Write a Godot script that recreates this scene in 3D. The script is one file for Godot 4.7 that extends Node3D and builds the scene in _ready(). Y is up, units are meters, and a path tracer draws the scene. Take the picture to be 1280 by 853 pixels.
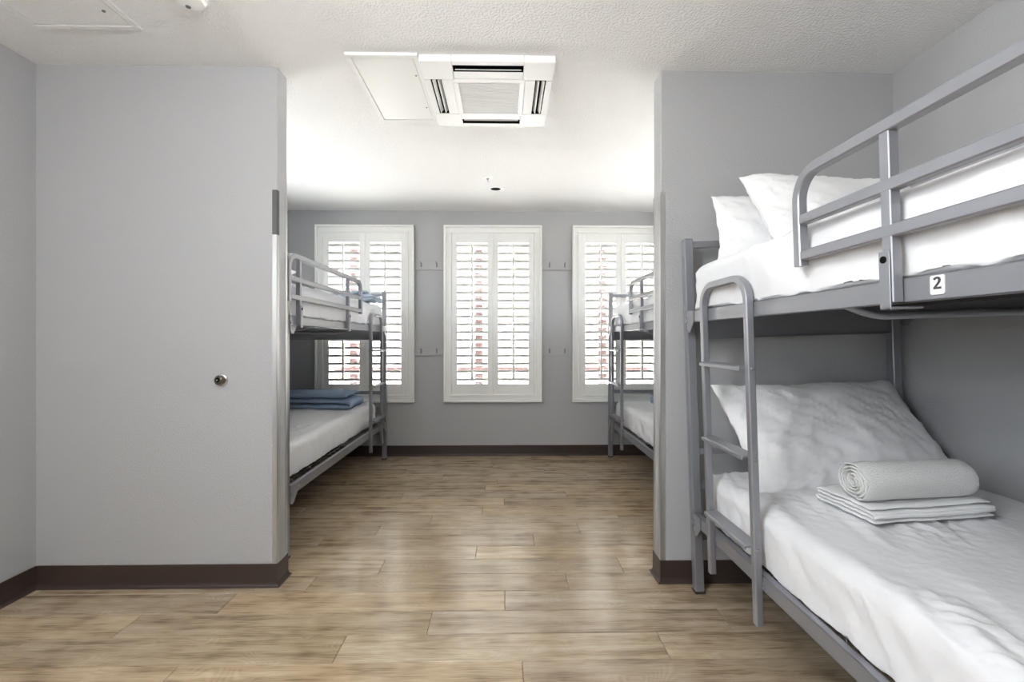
extends Node3D
# Dormitory room: two partitions, three steel bunk beds, three shuttered windows.
# Units are metres. The camera stands at z = 0 and looks along -z; depth() turns a distance in front of it into z.

const H := 2.44            # ceiling height
const XL := -2.178         # wall on the left
const XR := 1.872          # wall on the right of the near room
const XRF := 2.06          # wall on the right of the far room
const ZP := -2.15          # front of the two partitions
const PT := 0.10           # their thickness
const ZF := -4.53          # inner face of the window wall
const RZ0 := -3.60          # added fill windows, unseen, high in the far room side walls
const RZ1 := -2.35
const RY0 := 1.66
const RY1 := 2.10
const LZ0 := 0.2            # added fill window in the left wall, behind the camera
const LZ1 := 1.7
const LY0 := 1.2
const LY1 := 2.1
const FILL_LAMP := 0.21          # light of each added fill globe
const ZB := 2.60           # inner face of the wall behind the camera

var M := {}
var names := {}

# ---------------------------------------------------------------- mesh builder
class MB:
	var v := PackedVector3Array()
	var n := PackedVector3Array()
	var t := PackedVector2Array()
	var ix := PackedInt32Array()

	func tri(a: Vector3, b: Vector3, c: Vector3, na: Vector3, nb: Vector3, nc: Vector3) -> void:
		var k := v.size()
		var g := (b - a).cross(c - a)
		v.append(a)
		n.append(na)
		t.append(Vector2(a.x, a.z))
		if g.dot(na + nb + nc) > 0.0:      # front faces run clockwise
			v.append(c)
			v.append(b)
			n.append(nc)
			n.append(nb)
			t.append(Vector2(c.x, c.z))
			t.append(Vector2(b.x, b.z))
		else:
			v.append(b)
			v.append(c)
			n.append(nb)
			n.append(nc)
			t.append(Vector2(b.x, b.z))
			t.append(Vector2(c.x, c.z))
		ix.append(k)
		ix.append(k + 1)
		ix.append(k + 2)

	func quad(a: Vector3, b: Vector3, c: Vector3, d: Vector3, outward: Vector3) -> void:
		var g := (b - a).cross(c - a)
		if g.length_squared() < 1e-16:
			g = (c - a).cross(d - a)
		if g.length_squared() < 1e-18:
			return
		g = g.normalized()
		if g.dot(outward) < 0.0:
			g = -g
		tri(a, b, c, g, g, g)
		tri(a, c, d, g, g, g)

	# a box with chamfered edges
	func box(c: Vector3, size: Vector3, bev := 0.0, bas := Basis()) -> void:
		var h := size * 0.5
		var b := minf(bev, minf(h.x, minf(h.y, h.z)) * 0.9)
		var ax := [bas.x, bas.y, bas.z]
		var P := func(sg: Array, axis: int) -> Vector3:
			var q := c
			for k in 3:
				q += ax[k] * float(sg[k]) * (h[k] if k == axis else h[k] - b)
			return q
		for a in 3:
			var a1 := (a + 1) % 3
			var a2 := (a + 2) % 3
			for s in [-1, 1]:
				var f := []
				for e in [[-1, -1], [1, -1], [1, 1], [-1, 1]]:
					var sg := [0, 0, 0]
					sg[a] = s
					sg[a1] = e[0]
					sg[a2] = e[1]
					f.append(P.call(sg, a))
				quad(f[0], f[1], f[2], f[3], ax[a] * float(s))
				if b <= 0.0:
					continue
				for s1 in [-1, 1]:
					var q := []
					for pair in [[a, -1], [a, 1], [a1, 1], [a1, -1]]:
						var sg2 := [0, 0, 0]
						sg2[a] = s
						sg2[a1] = s1
						sg2[a2] = pair[1]
						q.append(P.call(sg2, pair[0]))
					quad(q[0], q[1], q[2], q[3], ax[a] * float(s) + ax[a1] * float(s1))
		if b > 0.0:
			for sx in [-1, 1]:
				for sy in [-1, 1]:
					for sz in [-1, 1]:
						var sg3 := [sx, sy, sz]
						var o: Vector3 = (ax[0] * float(sx) + ax[1] * float(sy) + ax[2] * float(sz)).normalized()
						tri(P.call(sg3, 0), P.call(sg3, 1), P.call(sg3, 2), o, o, o)

	func span(lo: Vector3, hi: Vector3, bev := 0.0) -> void:
		var a := Vector3(minf(lo.x, hi.x), minf(lo.y, hi.y), minf(lo.z, hi.z))
		var b := Vector3(maxf(lo.x, hi.x), maxf(lo.y, hi.y), maxf(lo.z, hi.z))
		box((a + b) * 0.5, b - a, bev)

	# section (a closed outline round the origin) carried along a path; side is the section's x axis
	func sweep(pts: PackedVector3Array, side: Vector3, sec: PackedVector2Array, smooth := false, caps := true, taper := PackedFloat32Array()) -> void:
		var m := pts.size()
		var rings := []
		var axes := []
		var s0 := side.normalized()
		for i in m:
			var tg := (pts[mini(i + 1, m - 1)] - pts[maxi(i - 1, 0)]).normalized()
			var sx := (s0 - tg * s0.dot(tg)).normalized()
			var sy := tg.cross(sx).normalized()
			var ring := PackedVector3Array()
			var k := taper[i] if taper.size() == m else 1.0
			for q in sec:
				ring.append(pts[i] + (sx * q.x + sy * q.y) * k)
			rings.append(ring)
			axes.append([sx, sy, tg])
		var c := sec.size()
		for j in c:
			var j2 := (j + 1) % c
			var e := sec[j2] - sec[j]
			var out := Vector2(e.y, -e.x)
			if out.dot((sec[j] + sec[j2]) * 0.5) < 0.0:
				out = -out
			out = out.normalized()
			for i in m - 1:
				var na: Vector3
				var nb: Vector3
				var nc: Vector3
				var nd: Vector3
				if smooth:
					var u1 := sec[j].normalized()
					var u2 := sec[j2].normalized()
					na = axes[i][0] * u1.x + axes[i][1] * u1.y
					nb = axes[i][0] * u2.x + axes[i][1] * u2.y
					nc = axes[i + 1][0] * u2.x + axes[i + 1][1] * u2.y
					nd = axes[i + 1][0] * u1.x + axes[i + 1][1] * u1.y
				else:
					na = axes[i][0] * out.x + axes[i][1] * out.y
					nb = na
					nc = axes[i + 1][0] * out.x + axes[i + 1][1] * out.y
					nd = nc
				tri(rings[i][j], rings[i][j2], rings[i + 1][j2], na, nb, nc)
				tri(rings[i][j], rings[i + 1][j2], rings[i + 1][j], na, nc, nd)
		if caps:
			for e in [0, m - 1]:
				var nn: Vector3 = axes[e][2] * (-1.0 if e == 0 else 1.0)
				for j in range(1, c - 1):
					tri(rings[e][0], rings[e][j], rings[e][j + 1], nn, nn, nn)

	# outline (r, y) turned round an axis
	func lathe(at: Vector3, axis: Vector3, prof: PackedVector2Array, seg := 28) -> void:
		var y := axis.normalized()
		var x := y.cross(Vector3(0.13, 0.31, 0.94)).normalized()
		var z := x.cross(y)
		for i in prof.size() - 1:
			var a := prof[i]
			var b := prof[i + 1]
			var e := (b - a).normalized()
			for k in seg:
				var p0 := TAU * k / seg
				var p1 := TAU * (k + 1) / seg
				var d0 := x * cos(p0) + z * sin(p0)
				var d1 := x * cos(p1) + z * sin(p1)
				var n0 := (d0 * e.y - y * e.x)
				var n1 := (d1 * e.y - y * e.x)
				var A := at + d0 * a.x + y * a.y
				var B := at + d0 * b.x + y * b.y
				var C := at + d1 * b.x + y * b.y
				var D := at + d1 * a.x + y * a.y
				if b.x > 1e-6:
					tri(A, B, C, n0, n0, n1)
				if a.x > 1e-6:
					tri(A, C, D, n0, n1, n1)

	# a grid of points with smooth normals
	func grid(p: PackedVector3Array, nu: int, nv: int, outward_from := Vector3.INF) -> void:
		var nn := PackedVector3Array()
		nn.resize(p.size())
		for i in nu:
			for j in nv:
				var a := p[maxi(i - 1, 0) * nv + j]
				var b := p[mini(i + 1, nu - 1) * nv + j]
				var c := p[i * nv + maxi(j - 1, 0)]
				var d := p[i * nv + mini(j + 1, nv - 1)]
				nn[i * nv + j] = (b - a).cross(d - c).normalized()
		if outward_from != Vector3.INF:
			var s := 0.0
			for i in p.size():
				s += nn[i].dot(p[i] - outward_from)
			if s < 0.0:
				for i in p.size():
					nn[i] = -nn[i]
		for i in nu - 1:
			for j in nv - 1:
				var k00 := i * nv + j
				var k10 := k00 + nv
				tri(p[k00], p[k10], p[k10 + 1], nn[k00], nn[k10], nn[k10 + 1])
				tri(p[k00], p[k10 + 1], p[k00 + 1], nn[k00], nn[k10 + 1], nn[k00 + 1])

	# a rounded box, its surface moved by bump(point, normal) -> Vector3
	func soft(size: Vector3, r: float, step: float, bump: Callable) -> void:
		var h := size * 0.5
		var keys := {}
		var pos := PackedVector3Array()
		var tris := PackedInt32Array()
		for a in 3:
			var a1 := (a + 1) % 3
			var a2 := (a + 2) % 3
			var u := lines(h[a1], r, step)
			var w := lines(h[a2], r, step)
			for s in [-1.0, 1.0]:
				var id := []
				for i in u.size():
					var row := PackedInt32Array()
					for j in w.size():
						var q := Vector3.ZERO
						q[a] = s * h[a]
						q[a1] = u[i]
						q[a2] = w[j]
						var key := Vector3i((q * 20000.0).round())
						if not keys.has(key):
							var core := q.clamp(-(h - Vector3.ONE * r), h - Vector3.ONE * r)
							var dir := (q - core).normalized()
							var pp := core + dir * r
							keys[key] = pos.size()
							pos.append(pp + bump.call(pp, dir))
						row.append(keys[key])
					id.append(row)
				for i in u.size() - 1:
					for j in w.size() - 1:
						if s > 0.0:
							tris.append_array([id[i][j], id[i + 1][j + 1], id[i + 1][j], id[i][j], id[i][j + 1], id[i + 1][j + 1]])
						else:
							tris.append_array([id[i][j], id[i + 1][j], id[i + 1][j + 1], id[i][j], id[i + 1][j + 1], id[i][j + 1]])
		weld(pos, tris)

	func lines(h: float, r: float, step: float) -> PackedFloat32Array:
		var o := PackedFloat32Array()
		for k in 4:
			o.append(-h + r * k / 4.0 if r < h else -h + h * k / 4.0)
		var inner := maxf(h - r, 0.0)
		var c := maxi(1, int(ceil(2.0 * inner / step)))
		if inner > 1e-6:
			for k in c + 1:
				o.append(-inner + 2.0 * inner * k / c)
		else:
			o.append(0.0)
		for k in 4:
			o.append(-o[3 - k])
		return o

	# indexed triangles (clockwise fronts) with normals averaged at shared points
	func weld(pos: PackedVector3Array, tris: PackedInt32Array) -> void:
		var nn := PackedVector3Array()
		nn.resize(pos.size())
		for k in range(0, tris.size(), 3):
			var g := (pos[tris[k + 2]] - pos[tris[k]]).cross(pos[tris[k + 1]] - pos[tris[k]])
			for q in 3:
				nn[tris[k + q]] += g
		var base := v.size()
		for i in pos.size():
			v.append(pos[i])
			n.append(nn[i].normalized())
			t.append(Vector2(pos[i].x, pos[i].z))
		for k in tris:
			ix.append(base + k)

	func mesh() -> ArrayMesh:
		var arr := []
		arr.resize(Mesh.ARRAY_MAX)
		arr[Mesh.ARRAY_VERTEX] = v
		arr[Mesh.ARRAY_NORMAL] = n
		arr[Mesh.ARRAY_TEX_UV] = t
		arr[Mesh.ARRAY_INDEX] = ix
		var am := ArrayMesh.new()
		am.add_surface_from_arrays(Mesh.PRIMITIVE_TRIANGLES, arr)
		return am

# ---------------------------------------------------------------- nodes
func put(called: String, mb: MB, mat: Material, parent: Node = self, label := "") -> MeshInstance3D:
	return put_mesh(called, mb.mesh(), mat, parent, label)

func put_mesh(called: String, mesh: Mesh, mat: Material, parent: Node = self, label := "") -> MeshInstance3D:
	var o := MeshInstance3D.new()
	o.mesh = mesh
	o.material_override = mat
	o.name = numbered(called) if parent == self else called
	parent.add_child(o, true)
	if label:
		o.set_meta("label", label)
	return o

func numbered(called: String) -> String:
	var k: int = names.get(called, 0)
	names[called] = k + 1
	return called if k == 0 else "%s_%03d" % [called, k]

func thing(called: String, label: String, category: String, at := Vector3.ZERO, group := "") -> Node3D:
	var o := Node3D.new()
	o.name = numbered(called)
	add_child(o)
	o.position = at
	tag(o, label, category, group)
	return o

func tag(o: Node, label: String, category: String, group := "") -> void:
	o.set_meta("label", label)
	o.set_meta("category", category)
	if group:
		o.set_meta("group", group)

func setting(called: String, label: String, category: String) -> Node3D:
	var o := Node3D.new()
	o.name = called
	add_child(o)
	tag(o, label, category)
	o.set_meta("kind", "structure")
	return o

func rect(w: float, h: float, bev: float) -> PackedVector2Array:
	var a := w * 0.5
	var b := h * 0.5
	return PackedVector2Array([Vector2(-a + bev, -b), Vector2(a - bev, -b), Vector2(a, -b + bev), Vector2(a, b - bev), Vector2(a - bev, b), Vector2(-a + bev, b), Vector2(-a, b - bev), Vector2(-a, -b + bev)])

func ring(r: float, seg := 12, squash := 1.0) -> PackedVector2Array:
	var o := PackedVector2Array()
	for k in seg:
		o.append(Vector2(r * cos(TAU * k / seg), r * squash * sin(TAU * k / seg)))
	return o

# a polyline whose inner corners are rounded
func rounded(pts: Array, r: float, seg := 7) -> PackedVector3Array:
	var o := PackedVector3Array([pts[0]])
	for i in range(1, pts.size() - 1):
		var p: Vector3 = pts[i]
		var a: Vector3 = (pts[i - 1] - p)
		var b: Vector3 = (pts[i + 1] - p)
		var k := minf(r, minf(a.length(), b.length()) * 0.49)
		var s := p + a.normalized() * k
		var e := p + b.normalized() * k
		for q in seg + 1:
			var f := float(q) / seg
			# circular for a right angle
			var w0 := (1.0 - f) * (1.0 - f)
			var w1 := 2.0 * f * (1.0 - f) * 0.7071
			var w2 := f * f
			o.append((s * w0 + p * w1 + e * w2) / (w0 + w1 + w2))
	o.append(pts[pts.size() - 1])
	return o

# ---------------------------------------------------------------- materials
func flat(c: Color, rough := 0.6, metal := 0.0, spec := 0.5) -> StandardMaterial3D:
	var m := StandardMaterial3D.new()
	m.albedo_color = c
	m.roughness = rough
	m.metallic = metal
	m.metallic_specular = spec
	return m

func c8(r: int, g: int, b: int) -> Color:
	return Color(r / 255.0, g / 255.0, b / 255.0)

func bumpy(m: StandardMaterial3D, freq: float, scale: float, strength: float, octaves := 3, seed_ := 1, stretch := Vector3.ONE) -> StandardMaterial3D:
	var nz := FastNoiseLite.new()
	nz.seed = seed_
	nz.noise_type = FastNoiseLite.TYPE_SIMPLEX_SMOOTH
	nz.frequency = freq
	nz.fractal_octaves = octaves
	var tx := NoiseTexture2D.new()
	tx.width = 512
	tx.height = 512
	tx.seamless = true
	tx.as_normal_map = true
	tx.bump_strength = 6.0
	tx.noise = nz
	m.normal_enabled = true
	m.normal_texture = tx
	m.normal_scale = strength
	m.uv1_triplanar = true
	m.uv1_world_triplanar = true
	m.uv1_scale = stretch * scale
	return m

func wood_image(seed_: int) -> Image:
	var w := 1024
	var h := 512
	var make := func(sd: int, iw: int, ih: int, fr: float, oc: int) -> PackedByteArray:
		var nz := FastNoiseLite.new()
		nz.seed = sd
		nz.noise_type = FastNoiseLite.TYPE_SIMPLEX_SMOOTH
		nz.frequency = fr
		nz.fractal_octaves = oc
		var im: Image = nz.get_seamless_image(iw, ih)
		im.convert(Image.FORMAT_L8)
		im.resize(w, h, Image.INTERPOLATE_CUBIC)
		return im.get_data()
	var streak: PackedByteArray = make.call(seed_, 72, 512, 0.026, 3)
	var fine: PackedByteArray = make.call(seed_ + 1, 64, 512, 0.20, 2)
	var patch: PackedByteArray = make.call(seed_ + 2, 128, 64, 0.045, 3)
	var warp: PackedByteArray = make.call(seed_ + 3, 160, 96, 0.02, 2)
	var data := PackedByteArray()
	data.resize(w * h * 3)
	var pale := Vector3(205, 188, 162)
	var mid := Vector3(180, 160, 132)
	var dark := Vector3(129, 110, 87)
	for y in h:
		for x in w:
			var k := y * w + x
			var s := streak[k] / 255.0
			var f := fine[k] / 255.0
			var p := patch[k] / 255.0
			var wv := warp[k] / 255.0
			var rings := 0.5 + 0.5 * sin(wv * 95.0)
			var strong := clampf((p - 0.55) * 4.0, 0.0, 1.0)
			var val := 0.36 * s + 0.30 * f + 0.34 * p
			val -= strong * rings * 0.10
			val = clampf((val - 0.5) * 1.7 + 0.54, 0.0, 1.0)
			var c := dark.lerp(mid, clampf(val * 2.0, 0.0, 1.0)) if val < 0.5 else mid.lerp(pale, (val - 0.5) * 2.0)
			data[k * 3] = int(c.x)
			data[k * 3 + 1] = int(c.y)
			data[k * 3 + 2] = int(c.z)
	return Image.create_from_data(w, h, false, Image.FORMAT_RGB8, data)

func make_materials() -> void:
	M.wall = bumpy(flat(c8(178, 178, 179), 0.62, 0.0, 0.4), 0.06, 3.0, 0.22, 3, 11)
	M.ceiling = bumpy(flat(c8(240, 239, 237), 0.85, 0.0, 0.3), 0.05, 2.6, 0.8, 4, 12)
	M.white = flat(c8(240, 240, 236), 0.38)
	M.hatch = flat(c8(236, 236, 233), 0.45)
	M.plastic = flat(c8(243, 243, 241), 0.4)
	M.grey_plastic = flat(c8(112, 112, 110), 0.6)
	M.dark = flat(c8(22, 22, 22), 0.9, 0.0, 0.2)
	M.base = flat(c8(62, 50, 45), 0.42)
	M.steel = flat(c8(146, 147, 152), 0.34, 0.45)
	M.chrome = flat(c8(205, 205, 205), 0.2, 1.0)
	M.guard = flat(c8(190, 190, 188), 0.38, 0.75)
	M.hook = flat(c8(140, 138, 134), 0.4, 0.6)
	M.guard_dark = flat(c8(92, 92, 90), 0.5, 0.3)
	M.rubber = flat(c8(52, 46, 42), 0.7)
	M.sheet = bumpy(flat(c8(228, 228, 229), 0.85, 0.0, 0.25), 0.02, 2.3, 0.22, 4, 21, Vector3(1.0, 1.0, 1.0))
	M.linen = bumpy(flat(c8(236, 236, 236), 0.85, 0.0, 0.25), 0.025, 3.1, 0.13, 4, 22)
	M.terry = bumpy(flat(c8(233, 233, 231), 0.95, 0.0, 0.1), 0.10, 4.0, 1.6, 2, 23)
	M.blue = bumpy(flat(c8(142, 160, 184), 0.92, 0.0, 0.15), 0.12, 4.0, 0.5, 3, 24)
	M.pale_blue = bumpy(flat(c8(190, 203, 216), 0.92, 0.0, 0.15), 0.06, 4.0, 0.5, 3, 25)
	M.ticking = flat(c8(36, 35, 34), 0.9)
	M.wire = flat(c8(120, 119, 116), 0.4, 0.7)
	M.plate = flat(c8(226, 226, 224), 0.45)
	M.ink = flat(c8(66, 66, 70), 0.6)
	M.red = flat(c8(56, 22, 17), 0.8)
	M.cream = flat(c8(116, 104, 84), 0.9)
	M.stucco = flat(c8(190, 188, 182), 0.9)
	M.trim_red = flat(c8(190, 120, 110), 0.8)
	M.paving = flat(c8(206, 204, 200), 0.9)
	M.roof = flat(c8(120, 110, 100), 0.9)
	M.shade_glass = flat(c8(120, 126, 132), 0.15)
	M.substrate = flat(c8(74, 62, 50), 0.9)
	var g := StandardMaterial3D.new()
	g.albedo_color = Color(0.95, 0.98, 0.97, 0.02)
	g.transparency = BaseMaterial3D.TRANSPARENCY_ALPHA
	g.roughness = 0.02
	M.glass = g
	M.wood = []
	var tones := [Color(1.0, 1.0, 1.0), Color(0.93, 0.92, 0.90), Color(1.0, 0.98, 0.95), Color(0.96, 0.96, 0.97)]
	var img := [ImageTexture.create_from_image(wood_image(3)), ImageTexture.create_from_image(wood_image(17))]
	for k in 4:
		var m := flat(tones[k], 0.22, 0.0, 0.64)
		m.albedo_texture = img[k % 2]
		M.wood.append(m)

# ---------------------------------------------------------------- main
func _ready() -> void:
	# --- camera
	var cam := Camera3D.new()
	cam.name = "camera"
	cam.projection = Camera3D.PROJECTION_FRUSTUM
	cam.near = 0.05
	cam.far = 200.0
	cam.size = 0.05 * 853.0 / 567.0
	cam.frustum_offset = Vector2(0.0, -0.05 * 1.5 / 567.0)
	cam.position = Vector3(0, 1.157, 0)
	cam.rotation_degrees = Vector3(0, -1.01, 0)
	add_child(cam)
	cam.current = true
	# --- sky, exposure
	var env := Environment.new()
	var sky := Sky.new()
	var sm := ProceduralSkyMaterial.new()
	sm.sky_top_color = Color(0.80, 0.85, 0.91)
	sm.sky_horizon_color = Color(0.93, 0.94, 0.95)
	sm.ground_bottom_color = Color(0.55, 0.54, 0.52)
	sm.ground_horizon_color = Color(0.75, 0.74, 0.72)
	sm.sky_energy_multiplier = 1.85
	sm.ground_energy_multiplier = 1.85
	sky.sky_material = sm
	env.background_mode = Environment.BG_SKY
	env.sky = sky
	env.tonemap_mode = Environment.TONE_MAPPER_LINEAR
	env.tonemap_exposure = 4.85
	env.sdfgi_enabled = true
	env.ssao_enabled = true
	env.ssil_enabled = true
	var we := WorldEnvironment.new()
	we.name = "environment"
	we.environment = env
	add_child(we)
	# --- sun: high, from behind this building, onto the yard and the houses opposite
	var sun := DirectionalLight3D.new()
	sun.name = "sun"
	sun.light_energy = 4.7
	sun.light_color = Color(1.0, 0.97, 0.92)
	sun.light_angular_distance = 0.6
	sun.shadow_enabled = true
	sun.sky_mode = DirectionalLight3D.SKY_MODE_LIGHT_ONLY
	add_child(sun)
	sun.look_at_from_position(Vector3(9, 12, 0.8), Vector3(0, 0, 0))
	make_materials()
	build_shell()
	build_floor()
	build_baseboards()
	build_windows()
	build_outside()
	build_fill_lamps()
	build_ceiling_things()
	build_wall_things()
	build_bunks()
	build_bedding()

# ---------------------------------------------------------------- structure
func build_shell() -> void:
	var wl := setting("wall_left", "light grey painted wall at the left edge of the picture", "wall")
	var b := MB.new()
	b.span(Vector3(XL - 0.15, -0.05, ZF - 0.2), Vector3(XL, H + 0.05, RZ0))
	b.span(Vector3(XL - 0.15, -0.05, RZ0), Vector3(XL, RY0, RZ1))
	b.span(Vector3(XL - 0.15, RY1, RZ0), Vector3(XL, H + 0.05, RZ1))
	b.span(Vector3(XL - 0.15, -0.05, RZ1), Vector3(XL, H + 0.05, LZ0))
	fill_window("window_6", "added long high white framed window for fill light above the far bunk on the left, hidden by the partition", Transform3D(Basis(Vector3.UP, PI / 2.0), Vector3(XL, RY0, (RZ0 + RZ1) * 0.5)), RZ1 - RZ0, RY1 - RY0)  # unseen window added to brighten the far room from the left
	b.span(Vector3(XL - 0.15, -0.05, LZ1), Vector3(XL, H + 0.05, ZB + 0.15))
	b.span(Vector3(XL - 0.15, -0.05, LZ0), Vector3(XL, LY0, LZ1))
	b.span(Vector3(XL - 0.15, LY1, LZ0), Vector3(XL, H + 0.05, LZ1))
	put("plaster", b, M.wall, wl)
	fill_window("window_4", "added white framed window for fill light in the left wall behind the camera", Transform3D(Basis(Vector3.UP, PI / 2.0), Vector3(XL, LY0, (LZ0 + LZ1) * 0.5)), LZ1 - LZ0, LY1 - LY0)  # unseen window added to lift the light in the near room
	var wr := setting("wall_right", "grey painted wall alongside the large bunk bed", "wall")
	b = MB.new()
	b.span(Vector3(XR, -0.05, ZP - PT), Vector3(XR + 0.30, H + 0.05, ZB + 0.15))
	b.span(Vector3(XRF, -0.05, ZF - 0.2), Vector3(XRF + 0.15, H + 0.05, RZ0))
	b.span(Vector3(XRF, -0.05, RZ1), Vector3(XRF + 0.15, H + 0.05, ZP - PT))
	b.span(Vector3(XRF, -0.05, RZ0), Vector3(XRF + 0.15, RY0, RZ1))
	b.span(Vector3(XRF, RY1, RZ0), Vector3(XRF + 0.15, H + 0.05, RZ1))
	put("plaster", b, M.wall, wr)
	fill_window("window_5", "added long high white framed window for fill light above the far bunk on the right, hidden by the partition", Transform3D(Basis(Vector3.UP, -PI / 2.0), Vector3(XRF, RY0, (RZ0 + RZ1) * 0.5)), RZ1 - RZ0, RY1 - RY0)  # its twin on the right, also added for fill light
	var wb := setting("wall_back", "grey painted wall behind the camera", "wall")
	b = MB.new()
	b.span(Vector3(XL - 0.15, -0.05, ZB), Vector3(XR + 0.30, H + 0.05, ZB + 0.15))
	put("plaster", b, M.wall, wb)
	# window wall: piers, sill wall and head round three openings
	var wf := setting("wall_far", "grey painted wall with the three shuttered windows", "wall")
	b = MB.new()
	var z0 := ZF - 0.2
	var xs := [XL - 0.15]
	for x0 in [-1.863, -0.5976, 0.681]:
		xs.append(x0 + 0.07)
		xs.append(x0 + 0.905)
	xs.append(XRF + 0.15)
	for k in range(0, 8, 2):
		b.span(Vector3(xs[k], -0.05, z0), Vector3(xs[k + 1], H + 0.05, ZF))
	for k in range(1, 7, 2):
		b.span(Vector3(xs[k], -0.05, z0), Vector3(xs[k + 1], 0.60, ZF))
		b.span(Vector3(xs[k], 2.23, z0), Vector3(xs[k + 1], H + 0.05, ZF))
	put("plaster", b, M.wall, wf)
	# partitions
	var p1 := setting("wall_partition_left", "grey partition wall with brown base and small metal lock", "wall")
	b = MB.new()
	b.span(Vector3(XL - 0.02, -0.02, ZP - PT), Vector3(-1.067, H + 0.02, ZP), 0.004)
	put("plaster", b, M.wall, p1)
	var p2 := setting("wall_partition_right", "grey partition wall behind the head of the large bunk", "wall")
	b = MB.new()
	b.span(Vector3(0.7475, -0.02, ZP - PT), Vector3(XRF + 0.02, H + 0.02, ZP), 0.004)
	put("plaster", b, M.wall, p2)
	var ce := setting("ceiling", "white textured ceiling over both rooms", "ceiling")
	b = MB.new()
	b.span(Vector3(XL - 0.4, H, ZF - 0.35), Vector3(XRF + 0.85, H + 0.25, ZB + 0.4))  # slab runs past the right wall as an added eave to block sun
	put("plaster", b, M.ceiling, ce)

# casing, sash and glass in an opening w by h; own axes: x along the wall, z into the room
func fill_window(called: String, label: String, place: Transform3D, w: float, h: float) -> void:
	var t := setting(called, label, "window")
	t.transform = place
	var a := w * 0.5
	var b := MB.new()
	b.span(Vector3(-a - 0.07, h, 0), Vector3(a + 0.07, h + 0.07, 0.02), 0.003)
	b.span(Vector3(-a - 0.07, -0.07, 0), Vector3(a + 0.07, 0, 0.02), 0.003)
	b.span(Vector3(-a - 0.07, 0, 0), Vector3(-a, h, 0.02), 0.003)
	b.span(Vector3(a, 0, 0), Vector3(a + 0.07, h, 0.02), 0.003)
	put("casing", b, M.white, t)
	b = MB.new()
	for x in [-a + 0.02, 0.0, a - 0.02]:
		b.span(Vector3(x - 0.02, 0, -0.06), Vector3(x + 0.02, h, -0.10), 0.003)
	b.span(Vector3(-a, 0, -0.062), Vector3(a, 0.04, -0.098), 0.003)
	b.span(Vector3(-a, h - 0.04, -0.062), Vector3(a, h, -0.098), 0.003)
	put("sash", b, M.white, t)
	b = MB.new()
	b.span(Vector3(-a, 0, -0.078), Vector3(a, h, -0.082))
	put("pane", b, M.glass, t)

func build_floor() -> void:
	var fl := setting("floor", "wood-look plank floor in pale brown, boards running crosswise", "floor")
	var b := MB.new()
	b.span(Vector3(XL - 0.15, -0.12, ZF - 0.1), Vector3(XRF + 0.15, -0.0045, ZB + 0.15))
	put("underlay", b, M.substrate, fl)
	var rng := RandomNumberGenerator.new()
	rng.seed = 77
	var pw := 0.1524
	var pl := 1.22
	var gap := 0.0009
	# joints seen in the photograph: depth of a row -> x of one joint
	var seen := {}
	for e in [[1.70, 425.0, 808.0], [1.855, 537.0, 779.0], [2.02, 631.0, 750.0], [2.17, 709.0, 727.0], [2.31, 477.0, 708.0], [2.46, 595.0, 692.0], [2.62, 667.0, 676.0], [2.78, 723.0, 662.0], [2.93, 539.0, 651.0], [3.08, 603.0, 638.0]]:
		seen[int(floor((4.53 - e[0]) / pw))] = (e[1] - 630.0) * e[0] / 567.0
	var rows := int(ceil((ZB - ZF) / pw))
	for r in rows:
		var za := ZF + r * pw
		var zb := minf(za + pw, ZB)
		var off: float = seen.get(r, rng.randf_range(0.0, pl))
		var x: float = off - pl * ceil((off - XL) / pl + 0.001)
		while x < XRF:
			var xa := maxf(x, XL)
			var xb := minf(x + pl, XRF)
			x += pl
			if xb - xa < 0.02:
				continue
			plank(fl, xa + gap, xb - gap, za + gap, zb - gap, rng)

func plank(parent: Node, xa: float, xb: float, za: float, zb: float, rng: RandomNumberGenerator) -> void:
	var b := MB.new()
	var e := 0.0022      # eased edge
	var d := 0.0016
	var top := [Vector3(xa + e, 0, za + e), Vector3(xb - e, 0, za + e), Vector3(xb - e, 0, zb - e), Vector3(xa + e, 0, zb - e)]
	var low := [Vector3(xa, -d, za), Vector3(xb, -d, za), Vector3(xb, -d, zb), Vector3(xa, -d, zb)]
	b.quad(top[0], top[1], top[2], top[3], Vector3.UP)
	for k in 4:
		var k2 := (k + 1) % 4
		var o: Vector3 = (low[k] + low[k2]) * 0.5 - Vector3((xa + xb) * 0.5, -d, (za + zb) * 0.5)
		b.quad(top[k], top[k2], low[k2], low[k], o.normalized() + Vector3.UP)
		b.quad(low[k], low[k2], low[k2] + Vector3(0, -0.006, 0), low[k] + Vector3(0, -0.006, 0), o)
	# grain along x, a different cut of the print on each board
	var uo := rng.randf()
	var vo := rng.randf()
	var flip := -1.0 if rng.randf() < 0.5 else 1.0
	for k in b.t.size():
		b.t[k] = Vector2(uo + flip * b.v[k].x / 1.6, vo + b.v[k].z / 0.62)
	put("plank", b, M.wood[rng.randi() % 4], parent)

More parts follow.
